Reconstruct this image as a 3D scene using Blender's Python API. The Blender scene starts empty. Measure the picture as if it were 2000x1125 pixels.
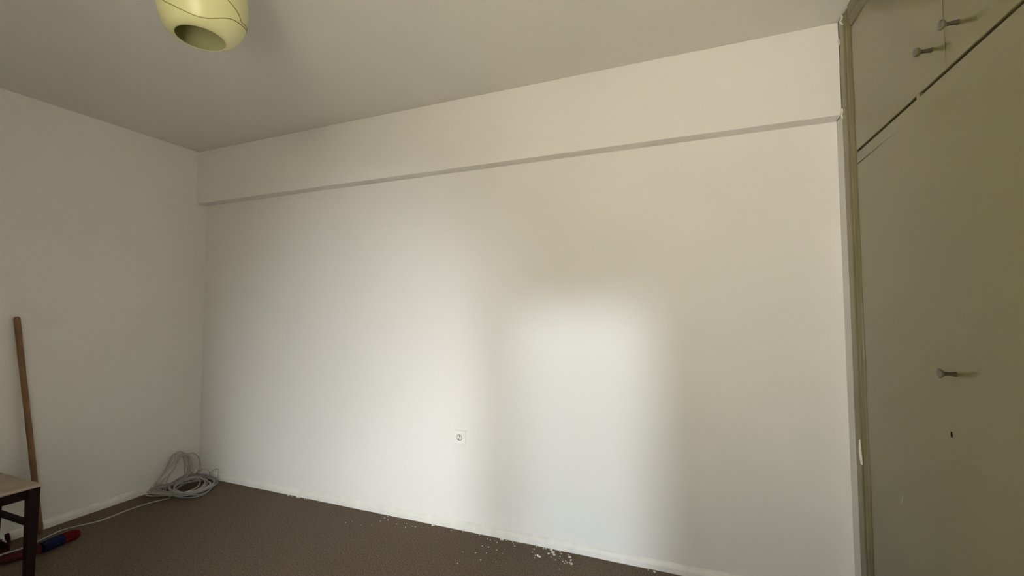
import bpy, bmesh, math, random
from mathutils import Vector, Matrix

random.seed(7)
S = bpy.context.scene
COL = S.collection

# ------------------------------------------------------------------ camera
F_PX, YAW, PITCH, ROLL = 849.5, -0.375, 0.0491, -0.0035
CAM = Vector((0.0, 0.0, 1.36))
FW = Vector((math.sin(YAW) * math.cos(PITCH), math.cos(YAW) * math.cos(PITCH), math.sin(PITCH)))
_rt = Vector((math.cos(YAW), -math.sin(YAW), 0)); _up = _rt.cross(FW)
RT = math.cos(ROLL) * _rt + math.sin(ROLL) * _up
UP = -math.sin(ROLL) * _rt + math.cos(ROLL) * _up
cam_data = bpy.data.cameras.new('camera')
cam = bpy.data.objects.new('camera', cam_data)
COL.objects.link(cam)
cam_data.sensor_width = 36.0
cam_data.lens = 36.0 * F_PX / 2000.0
cam_data.clip_start = 0.02
cam.matrix_world = Matrix(((RT.x, UP.x, -FW.x, CAM.x), (RT.y, UP.y, -FW.y, CAM.y), (RT.z, UP.z, -FW.z, CAM.z), (0, 0, 0, 1)))
S.camera = cam

# ------------------------------------------------------------------ light
W_SKY, SKY_COL = 5.3, (0.96, 1.0, 0.96)
# (name, strength, angular size in degrees, colour, direction the light travels)
SUNS = [('sun', 100.0, 0.6, (0.90, 0.96, 1.0), (-0.45, 1.0, -1.25)),            # high afternoon sun on the balcony
        ('patch_sun', 1.6, 6.0, (0.84, 0.92, 1.0), (-0.188, 1.0, -0.225)),      # extra lamp added for the right wall patch, standing in for window glare
        ('patch_sun_broad', 8.6, 29.0, (0.93, 0.97, 1.0), (-0.625, 1.0, -0.215))]  # second added lamp, wide and soft, makes the left bright patch on the wall
world = bpy.data.worlds.new('world'); S.world = world
world.use_nodes = True
wn = world.node_tree
bg = wn.nodes['Background']
bg.inputs['Color'].default_value = (*SKY_COL, 1)
bg.inputs['Strength'].default_value = W_SKY
for nm, en, an, co, di in SUNS:
    sun_d = bpy.data.lights.new(nm, 'SUN')
    sun_d.energy = en; sun_d.angle = math.radians(an); sun_d.color = co
    sun = bpy.data.objects.new(nm, sun_d); COL.objects.link(sun)
    sun.rotation_euler = (-Vector(di)).to_track_quat('Z', 'Y').to_euler()
    sun.location = -Vector(di) * 6 + Vector((0, -1, 1))

S.view_settings.view_transform = 'Standard'
S.view_settings.look = 'None'
S.view_settings.gamma = 1.0
S.view_settings.use_curve_mapping = False
S.view_settings.exposure = 0.0

# ------------------------------------------------------------------ room numbers (metres)
HC = 2.686           # ceiling
XL = -3.7535         # left wall
XR = 0.6957          # wardrobe front plane
YB = 2.3728          # beam face
YW = 2.458           # back wall
ZB = 2.247           # beam underside
YR = -0.95           # rear wall (behind the camera)
WT = 0.30            # rear wall thickness
WX0, WX1, WZ1 = -0.26, 0.56, 2.25   # balcony doorway in the rear wall

portal_d = bpy.data.lights.new('doorway_portal', 'AREA')
portal_d.shape = 'RECTANGLE'; portal_d.size = WX1 - WX0; portal_d.size_y = WZ1
portal_d.cycles.is_portal = True
portal = bpy.data.objects.new('doorway_portal', portal_d); COL.objects.link(portal)
portal.location = ((WX0 + WX1) / 2, YR - WT, WZ1 / 2)
portal.rotation_euler = (math.radians(90), 0, 0)
portal.rotation_euler = Vector((0, -1, 0)).to_track_quat('Z', 'Y').to_euler()

# ------------------------------------------------------------------ pixel helpers
def ray(x, y):
    return FW + RT * ((x - 1000) / F_PX) - UP * ((y - 562.5) / F_PX)
def on(x, y, ax, v):
    d = ray(x, y)
    return CAM + d * ((v - CAM[ax]) / d[ax])
def in_corner(x, y, z):
    p = on(x, y, 2, z)
    if p.y > YW - 0.03: p = on(x, y, 1, YW - 0.03)
    if p.x < XL + 0.03: p = on(x, y, 0, XL + 0.03)
    return p

# ------------------------------------------------------------------ materials
def mat(name, col, rough=0.6, var=0.0, vscale=6.0, bump=0.0, bscale=120.0, col2=None, spec=0.5, detail=4.0, trans=0.0, bdist=0.002, stretch=None):
    m = bpy.data.materials.new(name); m.use_nodes = True
    nt = m.node_tree; b = nt.nodes['Principled BSDF']
    b.inputs['Roughness'].default_value = rough
    b.inputs['Specular IOR Level'].default_value = spec
    tc = nt.nodes.new('ShaderNodeTexCoord')
    src = tc.outputs['Object']
    if stretch:
        mp = nt.nodes.new('ShaderNodeMapping'); mp.inputs['Scale'].default_value = stretch
        nt.links.new(src, mp.inputs['Vector']); src = mp.outputs['Vector']
    c = (*col, 1)
    if var > 0 or col2:
        n = nt.nodes.new('ShaderNodeTexNoise'); n.inputs['Scale'].default_value = vscale; n.inputs['Detail'].default_value = detail
        nt.links.new(src, n.inputs['Vector'])
        r = nt.nodes.new('ShaderNodeValToRGB')
        c2 = (*col2, 1) if col2 else tuple(min(1, v * (1 + var)) for v in col) + (1,)
        c1 = c if col2 else tuple(v * (1 - var) for v in col) + (1,)
        r.color_ramp.elements[0].position = 0.32; r.color_ramp.elements[0].color = c1
        r.color_ramp.elements[1].position = 0.68; r.color_ramp.elements[1].color = c2
        nt.links.new(n.outputs['Fac'], r.inputs['Fac'])
        nt.links.new(r.outputs['Color'], b.inputs['Base Color'])
    else:
        b.inputs['Base Color'].default_value = c
    if bump > 0:
        n2 = nt.nodes.new('ShaderNodeTexNoise'); n2.inputs['Scale'].default_value = bscale; n2.inputs['Detail'].default_value = 3
        nt.links.new(src, n2.inputs['Vector'])
        bp = nt.nodes.new('ShaderNodeBump'); bp.inputs['Strength'].default_value = bump; bp.inputs['Distance'].default_value = bdist
        nt.links.new(n2.outputs['Fac'], bp.inputs['Height']); nt.links.new(bp.outputs['Normal'], b.inputs['Normal'])
    if trans > 0:
        b.inputs['Transmission Weight'].default_value = trans
    return m

M = {}
M['wall'] = mat('wall_paint', (0.80, 0.785, 0.755), 0.75, var=0.012, vscale=1.3, bump=0.25, bscale=170, bdist=0.0015)
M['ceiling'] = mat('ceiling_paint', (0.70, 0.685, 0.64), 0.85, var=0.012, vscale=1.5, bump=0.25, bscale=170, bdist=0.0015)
M['carpet'] = mat('brown_carpet', (0.095, 0.072, 0.050), 0.95, col2=(0.215, 0.167, 0.122), vscale=130, bump=0.9, bscale=260, spec=0.1, bdist=0.006)
M['skirt'] = mat('baseboard_paint', (0.80, 0.785, 0.74), 0.45, var=0.05, vscale=14, bump=0.5, bscale=38, bdist=0.003)
M['ward'] = mat('wardrobe_gloss_paint', (0.178, 0.16, 0.070), 0.24, var=0.03, vscale=2.2, bump=0.06, bscale=90, bdist=0.001)
M['trim'] = mat('wardrobe_trim_paint', (0.172, 0.152, 0.072), 0.34, var=0.07, vscale=9, bump=0.25, bscale=45, bdist=0.002)
M['void'] = mat('wardrobe_dark_inside', (0.03, 0.025, 0.018), 0.9, var=0.1)
M['smear'] = mat('white_paint_smear', (0.78, 0.76, 0.70), 0.5, var=0.05, vscale=40)
M['knob'] = mat('knob_painted', (0.085, 0.075, 0.04), 0.3, var=0.05, vscale=30)
M['knob_stem'] = mat('knob_stem_dark_metal', (0.04, 0.032, 0.018), 0.6, var=0.1, vscale=30, spec=0.15)
M['plastic'] = mat('socket_white_plastic', (0.83, 0.83, 0.80), 0.3, var=0.01, vscale=20)
M['hole'] = mat('socket_dark_hole', (0.012, 0.011, 0.008), 0.95, var=0.1, vscale=60, spec=0.0)
M['metal'] = mat('socket_metal', (0.5, 0.5, 0.48), 0.35, var=0.05, vscale=60)
M['ringgrey'] = mat('socket_ring_grey', (0.20, 0.20, 0.19), 0.4, var=0.03, vscale=60)
M['cable'] = mat('cable_grey_sheath', (0.44, 0.42, 0.41), 0.45, var=0.06, vscale=25)
M['wood_dark'] = mat('chair_dark_wood', (0.010, 0.005, 0.004), 0.6, col2=(0.017, 0.007, 0.006), vscale=9, stretch=(1, 1, 0.12), bump=0.1, spec=0.12)
M['seat'] = mat('chair_seat_beige', (0.40, 0.33, 0.245), 0.6, var=0.07, vscale=12, bump=0.15)
M['stick'] = mat('broom_handle_wood', (0.24, 0.125, 0.045), 0.5, col2=(0.13, 0.05, 0.03), vscale=9, stretch=(1, 1, 0.6), bump=0.2)
M['red'] = mat('brush_red', (0.10, 0.003, 0.005), 0.8, spec=0.15, var=0.2, vscale=60)
M['blue'] = mat('brush_blue', (0.005, 0.008, 0.040), 0.8, spec=0.15, var=0.2, vscale=60)
M['dkred'] = mat('dustpan_dark_red', (0.055, 0.006, 0.006), 0.7, spec=0.2, var=0.1, vscale=20)
M['shade'] = mat('shade_cream_glass', (0.60, 0.59, 0.315), 0.35, var=0.02, vscale=8)
M['shade_line'] = mat('shade_line_olive', (0.25, 0.21, 0.06), 0.5, var=0.05)
M['cord'] = mat('lamp_cord_white', (0.7, 0.68, 0.62), 0.5, var=0.02)
M['concrete'] = mat('outside_concrete', (0.66, 0.57, 0.44), 0.9, var=0.08, vscale=2)
M['ground'] = mat('outside_ground', (0.64, 0.54, 0.41), 0.95, var=0.15, vscale=0.3)
M['frame'] = mat('door_frame_paint', (0.72, 0.70, 0.64), 0.4, var=0.02)

sh = M['shade'].node_tree.nodes['Principled BSDF']
sh.inputs['Subsurface Weight'].default_value = 0.0
sh.inputs['Transmission Weight'].default_value = 0.0

# ------------------------------------------------------------------ mesh helpers
def box(bm, x0, x1, y0, y1, z0, z1):
    vs = [bm.verts.new((x, y, z)) for z in (z0, z1) for y in (y0, y1) for x in (x0, x1)]
    for f in ((0, 2, 3, 1), (4, 5, 7, 6), (0, 1, 5, 4), (2, 6, 7, 3), (0, 4, 6, 2), (1, 3, 7, 5)):
        bm.faces.new([vs[i] for i in f])
    return vs

def obj(name, bm, m, parent=None, bevel=0.0, seg=2, smooth=False, origin=None):
    bmesh.ops.recalc_face_normals(bm, faces=bm.faces)
    me = bpy.data.meshes.new(name)
    if origin is not None:
        bmesh.ops.translate(bm, vec=-Vector(origin), verts=bm.verts)
    bm.to_mesh(me); bm.free()
    me.materials.append(M[m] if isinstance(m, str) else m)
    o = bpy.data.objects.new(name, me); COL.objects.link(o)
    if origin is not None: o.location = origin
    if smooth:
        for p in me.polygons: p.use_smooth = True
    if bevel > 0:
        md = o.modifiers.new('bevel', 'BEVEL'); md.width = bevel; md.segments = seg; md.limit_method = 'ANGLE'
    if parent is not None:
        o.parent = parent
        o.matrix_parent_inverse = Matrix.Translation(-parent.location)
    return o

def boxobj(name, dims, m, parent=None, bevel=0.0, origin=None):
    bm = bmesh.new(); box(bm, *dims)
    return obj(name, bm, m, parent, bevel, origin=origin)

def thing(name, label, cat, loc, group=None):
    o = bpy.data.objects.new(name, None); COL.objects.link(o)
    o.location = loc; o.empty_display_size = 0.1
    o['label'] = label; o['category'] = cat
    if group: o['group'] = group
    return o

def tag(o, label, cat, group=None):
    o['label'] = label; o['category'] = cat
    if group: o['group'] = group
    return o

def struct(o, label=None):
    o['kind'] = 'structure'
    if label: o['label'] = label
    return o

def tube(bm, pts, rad, n=8, closed=False):
    pts = [Vector(p) for p in pts]
    rads = rad if isinstance(rad, (list, tuple)) else [rad] * len(pts)
    rings = []; prev = None
    for i, p in enumerate(pts):
        t = (pts[min(i + 1, len(pts) - 1)] - pts[max(i - 1, 0)]).normalized()
        if prev is None:
            a = Vector((0, 0, 1)) if abs(t.z) < 0.9 else Vector((1, 0, 0))
            u = t.cross(a).normalized()
        else:
            u = (prev - t * prev.dot(t)).normalized()
        prev = u; v = t.cross(u)
        rings.append([bm.verts.new(p + (u * math.cos(k * 2 * math.pi / n) + v * math.sin(k * 2 * math.pi / n)) * rads[i]) for k in range(n)])
    for a, b in zip(rings, rings[1:]):
        for k in range(n):
            bm.faces.new((a[k], a[(k + 1) % n], b[(k + 1) % n], b[k]))
    bm.faces.new(rings[0][::-1]); bm.faces.new(rings[-1])

def catmull(P, sub=8):
    P = [Vector(p) for p in P]; out = []
    for i in range(len(P) - 1):
        a, b, c, d = P[max(i - 1, 0)], P[i], P[i + 1], P[min(i + 2, len(P) - 1)]
        for k in range(sub):
            t = k / sub
            out.append(0.5 * ((2 * b) + (c - a) * t + (2 * a - 5 * b + 4 * c - d) * t * t + (3 * b - a - 3 * c + d) * t ** 3))
    out.append(P[-1])
    return out

def lathe(bm, prof, cx, cy, n=48, cap0=False, cap1=False):
    rings = [[bm.verts.new((cx + r * math.cos(k * 2 * math.pi / n), cy + r * math.sin(k * 2 * math.pi / n), z)) for k in range(n)] for r, z in prof]
    for a, b in zip(rings, rings[1:]):
        for k in range(n):
            bm.faces.new((a[k], a[(k + 1) % n], b[(k + 1) % n], b[k]))
    if cap0: bm.faces.new(rings[0][::-1])
    if cap1: bm.faces.new(rings[-1])
    return rings

# ------------------------------------------------------------------ room shell
struct(boxobj('floor', (XL - 0.12, 1.45, YR - WT, YW + 0.1, -0.12, 0.0), 'carpet'), 'plain brown carpeted floor')
struct(boxobj('ceiling', (XL - 0.12, 1.45, YR - WT, YW + 0.1, HC, HC + 0.12), 'ceiling'), 'plain off-white plastered ceiling')
struct(boxobj('wall_back', (XL - 0.1, 1.45, YW, YW + 0.12, 0.0, HC), 'wall'), 'white painted wall with the socket')
struct(boxobj('wall_left', (XL - 0.12, XL, YR - WT, YW, 0.0, HC), 'wall'), 'white painted wall beside the chair')
struct(boxobj('wall_right', (1.30, 1.45, YR - WT, YW, 0.0, HC), 'wall'))
bm = bmesh.new()
box(bm, XL, WX0, YR - WT, YR, 0, HC); box(bm, WX1, 1.30, YR - WT, YR, 0, HC); box(bm, WX0, WX1, YR - WT, YR, WZ1, HC)
struct(obj('wall_rear', bm, 'wall'))
struct(boxobj('ceiling_beam', (XL, XR, YB, YW, ZB, HC), 'wall', bevel=0.004), 'white beam running along the top of the wall')
# balcony doorway
dr = bpy.data.objects.new('door_1', None); COL.objects.link(dr); dr.location = ((WX0 + WX1) / 2, YR - 0.1, 0); struct(dr)
boxobj('jamb', (WX0, WX0 + 0.05, YR - WT + 0.01, YR - WT + 0.07, 0, WZ1), 'frame', dr)
boxobj('jamb', (WX1 - 0.05, WX1, YR - WT + 0.01, YR - WT + 0.07, 0, WZ1), 'frame', dr)
boxobj('lintel', (WX0 + 0.05, WX1 - 0.05, YR - WT + 0.01, YR - WT + 0.07, WZ1 - 0.05, WZ1), 'frame', dr)
struct(boxobj('balcony_slab', (-2.0, 2.2, YR - 1.6, YR - WT, -0.14, -0.02), 'concrete'))
struct(boxobj('ground', (-60, 60, -80, YR - WT - 0.01, -4.2, -4.0), 'ground'))

# baseboards: lumpy painted strip with a caulk bead on top
def baseboard(name, horiz, a0, a1, label):
    bm = bmesh.new(); n = 90; rings = []
    for i in range(n + 1):
        a = a0 + (a1 - a0) * i / n
        j = lambda s: (random.random() - 0.5) * s
        h = 0.047 + j(0.004); d = 0.014 + j(0.003)
        sec = [(0, 0), (d, 0), (d + j(0.001), 0.026 + j(.004)), (d - 0.003, h - 0.010), (d - 0.006, h - 0.002), (0.002, h + 0.004 + j(.004)), (0, h + 0.004)]
        if horiz: rings.append([bm.verts.new((a, YW - dd, zz)) for dd, zz in sec])
        else: rings.append([bm.verts.new((XL + dd, a, zz)) for dd, zz in sec])
    for r0, r1 in zip(rings, rings[1:]):
        for k in range(len(r0) - 1): bm.faces.new((r0[k], r0[k + 1], r1[k + 1], r1[k]))
    bm.faces.new(rings[0]); bm.faces.new(rings[-1])
    struct(obj(name, bm, 'skirt', smooth=False), label)
baseboard('baseboard_back', True, XL + 0.016, XR - 0.002, 'low white painted baseboard with lumpy caulk')
baseboard('baseboard_left', False, YR, YW - 0.0, 'low white painted baseboard behind the cable coil')

# ------------------------------------------------------------------ built-in wardrobe
DX = XR + 0.012                      # door face
Y0W = 2.262                          # doors start here
YEND = YR + 0.02
wd = thing('built_in_wardrobe', 'olive beige glossy built-in wardrobe with overhead doors beside the white wall', 'wardrobe', (DX + 0.2, 0.8, 0.0))
# corner trim: board with a rounded edge, ends short of the door
def moulding(bm, pts_sec, ext, axis):
    rings = []
    for e in ext:
        rings.append([bm.verts.new((x, s, e) if axis == 'z' else (x, e, s)) for x, s in pts_sec])
    n = len(pts_sec)
    for r0, r1 in zip(rings, rings[1:]):
        for k in range(n): bm.faces.new((r0[k], r0[(k + 1) % n], r1[(k + 1) % n], r1[k]))
    bm.faces.new(rings[0]); bm.faces.new(rings[-1])
def sec(s0, s1, sg):   # section from the wall side s0 to the door side s1
    w = (s1 - s0)
    return [(XR + 0.06, s0), (XR, s0), (XR - 0.001, s0 + w * 0.5), (XR, s0 + w * 0.60), (XR + 0.006, s0 + w * 0.66), (XR + 0.003, s0 + w * 0.74), (XR + 0.004, s0 + w * 0.86), (XR + 0.010, s0 + w * 0.96), (XR + 0.02, s1), (XR + 0.06, s1)]
bm = bmesh.new(); moulding(bm, sec(YB - 0.001, Y0W + 0.007, 1), [i * HC / 30 for i in range(31)], 'z')
for v in bm.verts:
    v.co.x += (random.random() - 0.5) * 0.0016
    v.co.z = min(v.co.z, HC - 0.002)
ctrim = obj('corner_trim', bm, 'trim', wd)
ctrim['label'] = 'moulded olive corner trim'
boxobj('white_return', (XR + 0.001, XR + 0.06, YB, YW - 0.001, 0.0, ZB - 0.001), 'wall', wd)['label'] = 'white painted edge against the wall'
bm = bmesh.new(); moulding(bm, sec(HC - 0.002, 2.590, -1), [YB - 0.12 - i * (YB - 0.12 - YEND) / 30 for i in range(31)], 'y')
obj('ceiling_trim', bm, 'trim', wd)
# carcass behind the gaps
boxobj('carcass', (DX + 0.024, DX + 0.55, YEND, Y0W + 0.04, 0.0, HC - 0.003), 'void', wd)
# middle rail between upper and lower doors
ZG0, ZG1 = 2.025, 2.037
bm = bmesh.new()
sec_r = [(YEND, 1.9766), (1.84, 1.9766), (Y0W, 1.9800), (Y0W, ZG0), (YEND, ZG0)]
fr = [bm.verts.new((DX, a, b)) for a, b in sec_r]; bk = [bm.verts.new((DX + 0.023, a, b)) for a, b in sec_r]
bm.faces.new(fr); bm.faces.new(bk[::-1])
for k in range(5): bm.faces.new((fr[k], bk[k], bk[(k + 1) % 5], fr[(k + 1) % 5]))
obj('middle_rail', bm, 'ward', wd)
boxobj('plinth', (DX + 0.01, DX + 0.023, YEND, Y0W, 0.0, 0.09), 'trim', wd)

def knob(parent, y, z, cone=1.0):
    bm = bmesh.new(); n = 20
    prof = [(0.0075, 0.0), (0.0065, 0.004), (0.0055, 0.010), (0.0052, 0.020), (0.006, 0.026)]
    def ringed(prof, bm):
        rings = [[bm.verts.new((DX - d, y + r * math.cos(k * 2 * math.pi / n), z + r * math.sin(k * 2 * math.pi / n))) for k in range(n)] for r, d in prof]
        for a, b in zip(rings, rings[1:]):
            for k in range(n): bm.faces.new((a[k], a[(k + 1) % n], b[(k + 1) % n], b[k]))
        bm.faces.new(rings[0]); bm.faces.new(rings[-1])
    ringed(prof, bm)
    kn = obj('knob', bm, 'knob_stem', parent, smooth=False)
    bm = bmesh.new(); ringed([(0.006, 0.0262), (0.011, 0.030), (0.0135, 0.034), (0.0135, 0.037), (0.012, 0.040), (0.005, 0.0415)], bm)
    return kn, bm

def reparent(o, root):
    o.parent = root; o.matrix_parent_inverse = Matrix.Translation(-root.location)

def wdoor(name, y1, y0, z0, z1, knob_at=None, bev=0.002):
    d = boxobj(name, (DX, DX + 0.022, y0, y1, z0, z1), 'ward', None, bevel=bev)
    reparent(d, wd)
    if knob_at:
        kn, hb = knob(None, *knob_at)
        reparent(kn, d); kn.matrix_parent_inverse = Matrix.Identity(4)
        hd = obj('knob_head', hb, 'knob', None)
        hd.parent = d
    return d
ytop = [Y0W, 1.5715, 0.881, 0.19, YEND]
pair = [1.640, 1.503, 0.25, 0.13]
for i in range(4):
    wdoor('upper_door', ytop[i] - 0.0012, ytop[i + 1] + 0.0012, ZG1, 2.586, (pair[i], 2.132))
ylow = [Y0W, 1.225, 0.19, YEND]
for i in range(3):
    d = wdoor('lower_door', ylow[i] - 0.001, ylow[i + 1] + 0.001, 0.093, 1.9765, (1.602, 1.174) if i == 0 else None, 0.0)
    if i == 0:
        bm = bmesh.new(); n = 16
        vs = []
        for k in range(n):
            a = k * 2 * math.pi / n
            r = 0.0045
            vs.append(bm.verts.new((DX - 0.0006, 1.639 + r * math.cos(a) * (1.0 if math.sin(a) > -0.2 else 1.3), 1.001 + (r * math.sin(a) if math.sin(a) > 0 else 0.013 * math.sin(a)))))
        f = bm.faces.new(vs)
        ex = bmesh.ops.extrude_face_region(bm, geom=[f]); bmesh.ops.translate(bm, vec=(0.0012, 0, 0), verts=[g for g in ex['geom'] if isinstance(g, bmesh.types.BMVert)])
        kh = obj('keyhole', bm, 'hole', None); kh.parent = d
        bm = bmesh.new(); tri = [(1.287, 1.487), (1.296, 1.468), (1.270, 1.462), (1.268, 1.488)]
        vs = [bm.verts.new((DX - 0.001, a, b)) for a, b in tri] + [bm.verts.new((DX + 0.001, a, b)) for a, b in tri]
        bm.faces.new(vs[:4]); bm.faces.new(vs[4:][::-1])
        for k in range(4): bm.faces.new((vs[k], vs[(k + 1) % 4], vs[4 + (k + 1) % 4], vs[4 + k]))
        c = obj('paint_spot', bm, 'smear', None); c.parent = d
        bm = bmesh.new(); tube(bm, [on(1764, 968, 0, DX), on(1762, 978, 0, DX), on(1760, 985, 0, DX)], [.0003, .0006, .0003], 5)
        c = obj('paint_scratch', bm, 'seat', None); c.parent = d
# dried paint lump bridging the gap under the first upper door
bm = bmesh.new(); c = on(1791, 177, 0, DX)
box(bm, DX + 0.0004, DX + 0.01, c.y - 0.012, c.y + 0.006, ZG0, ZG1); obj('paint_lump', bm, 'ward', wd)
# white paint left on the corner trim
def smear(pixels, ax, v, r, parent=ctrim):
    bm = bmesh.new(); P = [on(x, y, ax, v) for x, y in pixels]
    P = catmull(P, 4); n = len(P)
    tube(bm, P, [r * (0.35 + 0.65 * math.sin(math.pi * (i + 0.5) / n)) for i in range(n)], 6)
    o = obj('white_paint_smear', bm, 'smear', None, smooth=True); o.parent = parent
    o.matrix_parent_inverse = Matrix.Translation(-wd.location) if False else Matrix.Identity(4)
    return o
smear([(1679.5, 858), (1681, 878), (1682, 892), (1683.5, 908)], 0, XR, 0.0075)
smear([(1645, 212), (1646, 218), (1644.5, 224), (1646.5, 232)], 0, XR, 0.007)
smear([(1639, 75), (1640, 88)], 0, XR, 0.004)
smear([(1640, 28), (1645, 34), (1641, 42), (1646, 48)], 0, XR - 0.002, 0.006)

# ------------------------------------------------------------------ wall socket
sc = on(899, 853.5, 1, YW)
so = thing('wall_socket', 'square white wall socket on the white wall', 'socket', (sc.x, YW, sc.z))
hw = 0.0425
bm = bmesh.new(); box(bm, sc.x - hw, sc.x + hw, YW - 0.012, YW, sc.z - hw, sc.z + hw); obj('plate', bm, 'plastic', so, bevel=0.0035, seg=2)
def ydisc(bm, prof, x, z, n=28):
    rings = [[bm.verts.new((x + r * math.cos(k * 2 * math.pi / n), YW - d, z + r * math.sin(k * 2 * math.pi / n))) for k in range(n)] for r, d in prof]
    for a, b in zip(rings, rings[1:]):
        for k in range(n): bm.faces.new((a[k], a[(k + 1) % n], b[(k + 1) % n], b[k]))
    bm.faces.new(rings[0]); bm.faces.new(rings[-1])
bm = bmesh.new(); ydisc(bm, [(0.0235, 0.0118), (0.0235, 0.0155), (0.021, 0.0155), (0.0195, 0.0125)], sc.x, sc.z); ins = obj('socket_rim', bm, 'plastic', so)
bm = bmesh.new(); ydisc(bm, [(0.0192, 0.0122), (0.0188, 0.0127)], sc.x, sc.z); obj('recess', bm, 'ringgrey', so)
bm = bmesh.new(); ydisc(bm, [(0.0150, 0.0126), (0.0145, 0.0142)], sc.x, sc.z); obj('socket_face', bm, 'plastic', so)
for s in (-1, 1):
    bm = bmesh.new(); ydisc(bm, [(0.0040, 0.014), (0.0038, 0.0147)], sc.x + 0.0095 * s * 0.35, sc.z + 0.0095 * s, 14); obj('pin_hole', bm, 'hole', so)
for s in (-1, 1):
    bm = bmesh.new(); box(bm, sc.x + s * 0.0162 - 0.002, sc.x + s * 0.0162 + 0.002, YW - 0.0148, YW - 0.0125, sc.z - 0.003, sc.z + 0.003); obj('earth_clip', bm, 'metal', so)
bm = bmesh.new(); ydisc(bm, [(0.0024, 0.014), (0.002, 0.0152)], sc.x, sc.z, 12); obj('screw', bm, 'metal', so)

# ------------------------------------------------------------------ pendant lamp
LX, LY, LZ, LS = -1.483, 0.933, 2.268, 1.15
PROF = [(0.0640, 0.0), (0.0760, 0.004), (0.0890, 0.013), (0.0995, 0.028), (0.1075, 0.048), (0.1130, 0.072), (0.1160, 0.098), (0.1150, 0.125), (0.1090, 0.152), (0.0960, 0.178), (0.0760, 0.199), (0.0500, 0.213), (0.0300, 0.219)]
PROF = [(r * LS * (1.0 if z == 0 else 0.972), LZ + z * LS) for r, z in PROF]
PROF = [(p.x, p.y) for p in catmull([Vector((r, z, 0)) for r, z in PROF], 4)]
def lean(z):                         # the shade hangs a touch askew
    return RT.xy * (0.006 * min(1.0, (z - LZ) / 0.06))
def prof_r(z):
    for (r0, z0), (r1, z1) in zip(PROF, PROF[1:]):
        if z0 <= z <= z1: return r0 + (r1 - r0) * (z - z0) / (z1 - z0)
    return -1
lamp = thing('pendant_lamp', 'cream yellow egg-shaped pendant lamp shade with wavy lines hanging from ceiling', 'lamp', (LX, LY, LZ))
bm = bmesh.new()
fine = [Vector((r, z, 0)) for r, z in PROF]
outer = [(p.x, p.y) for p in fine]
inner = [(p.x - 0.004, p.y + (0.001 if i else 0)) for i, p in enumerate(fine)][::-1]
rings = lathe(bm, outer + inner, LX, LY, 72)
for k in range(72): bm.faces.new((rings[-1][k], rings[-1][(k + 1) % 72], rings[0][(k + 1) % 72], rings[0][k]))
for v in bm.verts:
    l = lean(v.co.z); v.co.x += l.x; v.co.y += l.y
shade = obj('lamp_shade', bm, 'shade', lamp, smooth=True)
def hit(px, py):
    d = ray(px, py).normalized()
    t = 0.8
    while t < 2.6:
        p = CAM + d * t
        if LZ <= p.z <= PROF[-1][1] and math.hypot(p.x - LX - lean(p.z).x, p.y - LY - lean(p.z).y) < prof_r(p.z) + 0.0004: return p
        t += 0.0004
    return None
def surf(ang, z):
    r = prof_r(z) + 0.0004; return Vector((LX + lean(z).x + r * math.cos(ang), LY + lean(z).y + r * math.sin(ang), z))
def shade_line(pixels, up_turn, up_z):
    P = [h for h in (hit(x, y) for x, y in pixels) if h]
    a = math.atan2(P[0].y - LY, P[0].x - LX); z = P[0].z
    pre = []
    for k in range(10, 0, -1):
        pre.append(surf(a + up_turn * k / 10, z + (up_z - z) * (k / 10)))
    a = math.atan2(P[-1].y - LY, P[-1].x - LX); z = P[-1].z
    post = [surf(a + 0.9 * k / 6, z + 0.004 * k) for k in range(1, 7)]
    bm = bmesh.new(); tube(bm, catmull(pre + P + post, 4), 0.0016, 6)
    o = obj('wavy_line', bm, 'shade_line', None, smooth=True); o.parent = shade
    o['label'] = 'thin olive wavy line'
shade_line([(319, 1), (335, 9), (355, 19), (375, 28), (390, 33), (405, 35.5), (420, 35.5), (440, 35.3), (450, 37), (460, 41), (470, 48), (477, 54)], -1.6, LZ + 0.20)
shade_line([(446, 1), (454, 10), (460, 18), (466, 28), (470, 38), (472, 44)], -1.2, LZ + 0.22)
bm = bmesh.new(); tube(bm, [(LX, LY, PROF[-1][1] - 0.06), (LX, LY, HC - 0.03)], 0.004, 10); obj('cord', bm, 'cord', lamp, smooth=True)
bm = bmesh.new(); lathe(bm, [(0.0005, HC - 0.05), (0.02, HC - 0.045), (0.045, HC - 0.012), (0.047, HC - 0.0005)], LX, LY, 32, True, True); obj('ceiling_rose', bm, 'cord', lamp)
bm = bmesh.new(); lathe(bm, [(0.018, PROF[-1][1] - 0.07), (0.020, PROF[-1][1] - 0.065), (0.020, PROF[-1][1] + 0.004), (0.036, PROF[-1][1] + 0.005), (0.034, PROF[-1][1] + 0.012), (0.008, PROF[-1][1] + 0.03)], LX, LY, 32, True, True); obj('lamp_holder', bm, 'cord', lamp)

# ------------------------------------------------------------------ chair (far corner of its seat is in view)
CX, CY, SZ = -3.110, 1.243, 0.470
SW = 0.42
ch = thing('wooden_chair', 'dark wooden chair with a pale beige seat standing near the left wall', 'chair', (CX - SW / 2, CY - SW / 2, 0))
bm = bmesh.new(); box(bm, CX - SW - 0.008, CX + 0.004, CY - SW, CY + 0.004, SZ - 0.016, SZ); obj('seat', bm, 'seat', ch, bevel=0.006, seg=3)
LW = 0.044
def leg(x0, y0, top):
    bm = bmesh.new(); vs = box(bm, x0, x0 + LW, y0, y0 + LW, 0, top)
    cx, cy = x0 + LW / 2, y0 + LW / 2
    for v in vs[:4]: v.co.x = cx + (v.co.x - cx) * 0.8; v.co.y = cy + (v.co.y - cy) * 0.8
    obj('leg', bm, 'wood_dark', ch, bevel=0.003)
xa, xb, ya, yb = CX - SW, CX - LW, CY - SW + 0.004, CY - LW
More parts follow.
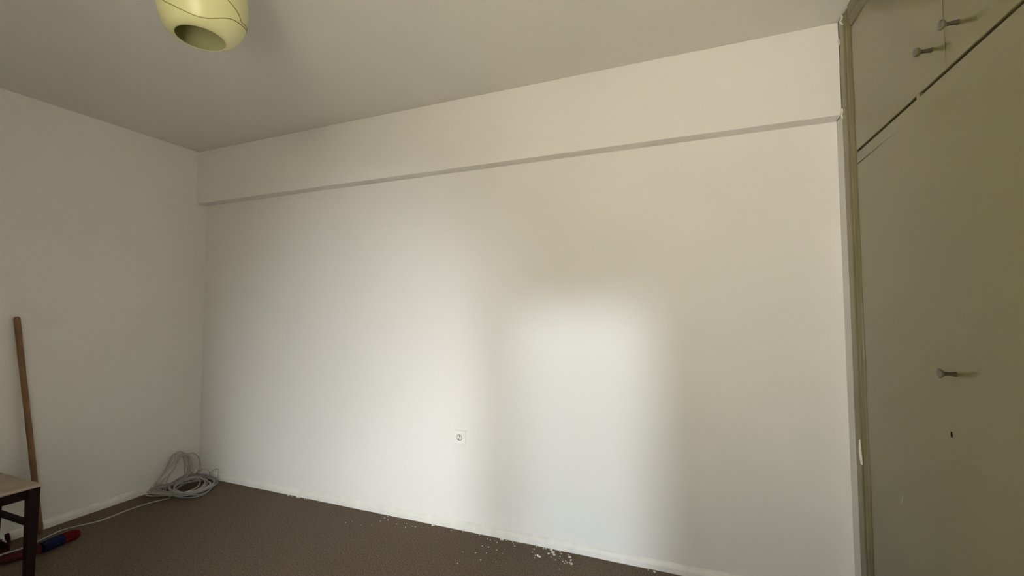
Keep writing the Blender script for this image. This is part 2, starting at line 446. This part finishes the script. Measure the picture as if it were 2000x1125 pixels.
leg(xa, yb, SZ - 0.016); leg(xb, yb, SZ - 0.016); leg(xa, ya - 0.004, SZ - 0.016); leg(xb, ya - 0.004, SZ - 0.016)
AZ0, AZ1 = SZ - 0.064, SZ - 0.016
boxobj('apron', (xb + 0.008, xb + 0.032, ya + LW - 0.004, yb, AZ0, AZ1), 'wood_dark', ch)
boxobj('apron', (xa + 0.008, xa + 0.032, ya + LW - 0.004, yb, AZ0, AZ1), 'wood_dark', ch)
boxobj('apron', (xa + LW, xb, yb + 0.008, yb + 0.032, AZ0, AZ1), 'wood_dark', ch)
boxobj('apron', (xa + LW, xb, ya + 0.008, ya + 0.032, AZ0, AZ1), 'wood_dark', ch)
boxobj('stretcher', (xa + LW - 0.002, xb + 0.002, yb + 0.010, yb + 0.032, 0.262, 0.284), 'wood_dark', ch)
boxobj('stretcher', (xa + 0.010, xa + 0.032, ya + LW - 0.006, yb + 0.002, 0.17, 0.20), 'wood_dark', ch)
# backrest stands on the side turned away from the cable coil
for x0 in (xa, xb):
    bm = bmesh.new(); vs = box(bm, x0 + 0.004, x0 + LW - 0.004, ya - 0.0, ya + 0.034, SZ, SZ + 0.44)
    for v in vs[4:]: v.co.y -= 0.07
    obj('back_post', bm, 'wood_dark', ch, bevel=0.003)
for z0, z1 in ((SZ + 0.19, SZ + 0.245), (SZ + 0.345, SZ + 0.425)):
    bm = bmesh.new(); vs = box(bm, xa + LW - 0.004, xb + 0.004, ya + 0.008, ya + 0.026, z0, z1)
    for v in vs: v.co.y -= 0.07 * (v.co.z - SZ) / 0.44
    obj('back_rail', bm, 'wood_dark', ch)

# ------------------------------------------------------------------ broom handle leaning on the left wall
b0 = on(79, 1042, 2, 0.0); t0 = on(33, 622, 0, XL + 0.016)
ax = (t0 - b0)
bm = bmesh.new()
N = 24
pts = [b0 + ax * (i / N) for i in range(N + 1)]
rad = [0.0145 + 0.0006 * math.sin(i * 1.7) for i in range(N + 1)]
pts += [t0 + ax.normalized() * 0.006, t0 + ax.normalized() * 0.010]; rad += [0.0115, 0.005]
tube(bm, pts, rad, 16)
tag(obj('broom_handle', bm, 'stick', None, smooth=True, origin=tuple(b0)), 'worn brown wooden broom handle leaning against the left wall behind the chair', 'stick')

# ------------------------------------------------------------------ cable coil in the corner
ctl = []
for x, y in [(-30, 1094), (0, 1084), (40, 1072), (85, 1052), (120, 1036), (150, 1028), (185, 1020), (210, 1012), (240, 1000), (270, 989), (300, 980), (330, 973)]:
    ctl.append(in_corner(x, y, 0.006))
def flat_loop(cx, cy, rx, ry, tilt, z, a0, a1, n=9):
    out = []
    for k in range(n):
        a = a0 + (a1 - a0) * k / n
        u, v = rx * math.cos(a), ry * math.sin(a)
        p = in_corner(cx + u, cy + v + tilt * u, z + 0.006 * math.sin(3 * a + cx))
        out.append(p)
    return out
ang = 2.6
for i in range(9):
    j = lambda s: (random.random() - 0.5) * s
    ctl += flat_loop(374 + j(22), 952 - i * 1.2 + j(11), 46 - i * 1.5 + j(20), 20 - 0.7 * i + j(9), -0.20 + j(0.22), 0.006 + i * 0.008, ang + j(0.5), ang - 2 * math.pi + j(0.5))
# longer loops thrown to the left, along the left wall
def pix_loop(pl, ax, v, jit):
    return [on(x + (random.random() - .5) * jit, y + (random.random() - .5) * jit, ax, v) for x, y in pl]
for i in range(4):
    j = (random.random() - 0.5) * 8
    ctl += [in_corner(x + j, y + j * .6, 0.02 + 0.01 * i) for x, y in [(335, 962), (300, 962 - 3 * i), (284 + 5 * i, 966 - 4 * i), (300, 968 - 3 * i), (340, 966), (385, 960), (412, 948), (400, 938), (360, 945)]]
# loops standing up in the corner
for i in range(5):
    k = i - 2.0
    xw = XL + 0.035 + 0.012 * i
    ctl += pix_loop([(300 + 4 * i, 950 - 2 * i), (318 + 5 * i, 925 - 2 * i), (330 + 4 * i, 900), (338 + 3 * i, 888 + abs(k)), (350 + 3 * i, 885 + abs(k)), (360 + 2 * i, 896), (362 + 3 * i, 918), (355, 938), (325, 948)], 0, xw, 7.0)
ctl += pix_loop([(352, 892), (366, 886), (379, 885), (388, 894), (390, 908), (386, 920), (378, 926)], 0, XL + 0.06, 1)
ctl += pix_loop([(368, 915), (358, 896), (362, 888), (372, 896), (377, 912), (379, 926)], 0, XL + 0.09, 1)
ctl += [on(x, y, 1, 2.37) for x, y in [(385, 922), (396, 917), (406, 918), (410, 926)]]
ctl += [on(405, 934, 2, 0.03), on(408, 926, 1, 2.36), on(416, 919, 1, 2.37), on(426, 916, 1, 2.38), on(427, 922, 1, 2.36), on(423, 936, 1, 2.33), on(417, 948, 2, 0.012), on(408, 958, 2, 0.008), on(390, 966, 2, 0.006), on(365, 966, 2, 0.012)]
for p in ctl:
    p.x = max(p.x, XL + 0.022); p.y = min(p.y, YW - 0.022); p.z = max(p.z, 0.0055)
path = catmull(ctl, 7)
for p in path:
    p.x = max(p.x, XL + 0.019 if p.z < 0.06 else XL + 0.006); p.y = min(p.y, YW - 0.02); p.z = max(p.z, 0.0048)
bm = bmesh.new(); tube(bm, path, 0.0040, 6)
tag(obj('cable_coil', bm, 'cable', None, smooth=True), 'tangled coil of thin white cable heaped on carpet in the room corner', 'cable')

# ------------------------------------------------------------------ brush and dustpan under the chair
def brush_part(name, m, parent, a, b, ra, rb, ridges, n=28, steps=10, round_end=False, round_start=False):
    bm = bmesh.new(); a, b = Vector(a), Vector(b); d = (b - a); t = d.normalized()
    u = t.cross(Vector((0, 0, 1))).normalized(); v = u.cross(t)
    rings = []
    for i in range(steps + 1):
        f = i / steps; c = a + d * f; r = ra + (rb - ra) * f
        if round_end and f > 0.6: r *= math.sqrt(max(0.04, 1 - ((f - 0.6) / 0.4) ** 2 * 0.96))
        if round_start and f < 0.3: r *= math.sqrt(max(0.1, 1 - ((0.3 - f) / 0.3) ** 2 * 0.9))
        rings.append([bm.verts.new(c + (u * math.cos(k * 2 * math.pi / n) * 1.0 + v * math.sin(k * 2 * math.pi / n) * 0.8) * r * (1 + (ridges if k % 2 else -ridges))) for k in range(n)])
    for r0, r1 in zip(rings, rings[1:]):
        for k in range(n): bm.faces.new((r0[k], r0[(k + 1) % n], r1[(k + 1) % n], r1[k]))
    bm.faces.new(rings[0]); bm.faces.new(rings[-1])
    return obj(name, bm, m, parent)
B0 = on(-6, 1097, 2, 0.03); B1 = on(80, 1071, 2, 0.03); B2 = on(121, 1053, 2, 0.03); B3 = on(157, 1040, 2, 0.03)
br = thing('hand_brush', 'brush with blue and red bristles lying on the carpet under the chair', 'brush', (B1.x, B1.y, 0))
brush_part('handle', 'dkred', br, B0, B1, 0.030, 0.028, 0.0, round_start=True)
brush_part('blue_bristles', 'blue', br, B1, B2, 0.034, 0.036, 0.05)
brush_part('red_bristles', 'red', br, B2, B3, 0.036, 0.034, 0.05, round_end=True)
# dustpan: shallow tray with a raised handle
dpc = Vector((XL + 0.11, 1.21, 0))
dp = thing('dustpan', 'dark red dustpan with a short upright handle under the chair', 'dustpan', (dpc.x, dpc.y, 0))
bm = bmesh.new()
x0, x1, y0, y1 = XL + 0.06, XL + 0.16, 1.10, 1.32
box(bm, x0, x1, y0, y1, 0.001, 0.005); box(bm, x0, x0 + 0.005, y0, y1, 0.005, 0.045); box(bm, x0 + 0.005, x1, y0, y0 + 0.005, 0.005, 0.035); box(bm, x0 + 0.005, x1, y1 - 0.005, y1, 0.005, 0.035)
obj('tray', bm, 'dkred', dp)
hx = on(17, 1062, 0, x0)
bm = bmesh.new(); P = [on(20, 1068, 0, x0), on(18, 1058, 0, x0), on(15, 1050, 0, x0), on(13, 1043, 0, x0)]
tube(bm, P, [0.008, 0.008, 0.012, 0.010], 10); obj('handle', bm, 'dkred', dp)

# ------------------------------------------------------------------ paint chips on the carpet
protos = []
for k in range(5):
    bm = bmesh.new(); n = 6
    top = []; bot = []
    for q in range(n):
        a = q * 2 * math.pi / n + random.random() * 0.6; r = 0.5 + random.random() * 0.5
        top.append(bm.verts.new((r * math.cos(a), r * math.sin(a) * 0.7, 0.35 + random.random() * 0.3))); bot.append(bm.verts.new((r * math.cos(a) * .9, r * math.sin(a) * 0.62, 0.0)))
    bm.faces.new(top); bm.faces.new(bot[::-1])
    for q in range(n): bm.faces.new((top[q], bot[q], bot[(q + 1) % n], top[(q + 1) % n]))
    bmesh.ops.recalc_face_normals(bm, faces=bm.faces)
    me = bpy.data.meshes.new('paint_chip'); bm.to_mesh(me); bm.free(); me.materials.append(M['smear']); protos.append(me)
chips = [(574, 963, 6), (583, 964, 5), (591, 967, 7), (596, 967, 5), (612, 966, 5), (615, 967, 4), (638, 972, 4),
 (652, 1004, 2), (675, 1021, 4), (688, 1019, 3), (705, 1026, 2), (726, 1025, 2), (743, 1018, 4), (751, 1012, 4), (757, 1009, 5), (758, 1016, 4), (775, 1024, 4), (792, 1030, 4), (794, 1023, 3), (805, 1028, 3), (811, 1029, 4),
 (850, 1022, 7), (849, 1026, 5), (881, 1036, 4), (905, 1037, 4), (894, 1101, 4), (904, 1079, 3), (929, 1080, 4), (937, 1045, 4), (942, 1067, 4), (939, 1094, 4), (950, 1080, 4), (954, 1069, 5), (952, 1053, 4), (958, 1055, 4), (966, 1056, 3), (969, 1098, 3), (970, 1075, 4), (971, 1060, 4), (979, 1054, 6), (983, 1052, 6), (986, 1073, 4), (981, 1081, 3), (990, 1054, 4), (1001, 1059, 4), (1003, 1063, 3), (1005, 1067, 5),
 (1040, 1079, 4), (1043, 1073, 5), (1048, 1067, 5), (1046, 1085, 5), (1050, 1086, 7), (1044, 1090, 4), (1054, 1088, 6), (1062, 1072, 5), (1066, 1072, 5), (1072, 1082, 6), (1077, 1075, 7), (1080, 1080, 7), (1083, 1084, 6), (1076, 1088, 4), (1085, 1094, 4), (1094, 1078, 5), (1096, 1082, 4), (1094, 1087, 5), (1093, 1112, 3), (1099, 1097, 5), (1103, 1101, 4), (1105, 1096, 4), (1111, 1084, 5), (1113, 1089, 6), (1115, 1095, 6), (1116, 1102, 6), (1108, 1099, 4), (1112, 1099, 5), (1266, 1113, 5), (1278, 1118, 6)]
for i, (x, y, s) in enumerate(chips):
    p = on(x, y, 2, 0.0)
    p.y = min(p.y, YW - 0.026)
    o = bpy.data.objects.new('paint_chip', protos[i % 5]); COL.objects.link(o)
    k = s * (0.0018 if s >= 6 else 0.0013)
    o.location = (p.x, p.y, 0.0); o.scale = (k, k, k * 0.8); o.rotation_euler = (0, 0, random.random() * 6.28)
    if s == 7 and x == 850:
        o.scale = (0.016, 0.012, 0.014)
        tag(o, 'largest white caulk lump stuck at the foot of the baseboard under the socket', 'caulk lump'); o.name = 'caulk_lump'; continue
    if x < 645: l, g = 'white paint chip lodged at the foot of the baseboard near the cable coil', 'paint chips near the cable coil'
    elif x < 860: l, g = 'tiny white paint chip scattered on brown carpet between cable coil and socket', 'paint chips between the coil and the socket'
    elif x < 1020: l, g = 'tiny white paint chip loosely scattered on brown carpet below the socket', 'loose paint chips below the socket'
    elif x < 1150: l, g = 'white paint chip in the dense cluster on brown carpet beside the baseboard', 'dense cluster of paint chips'
    else: l, g = 'white paint chip by the baseboard near the wardrobe', 'paint chips near the wardrobe'
    tag(o, l, 'paint chip', g)
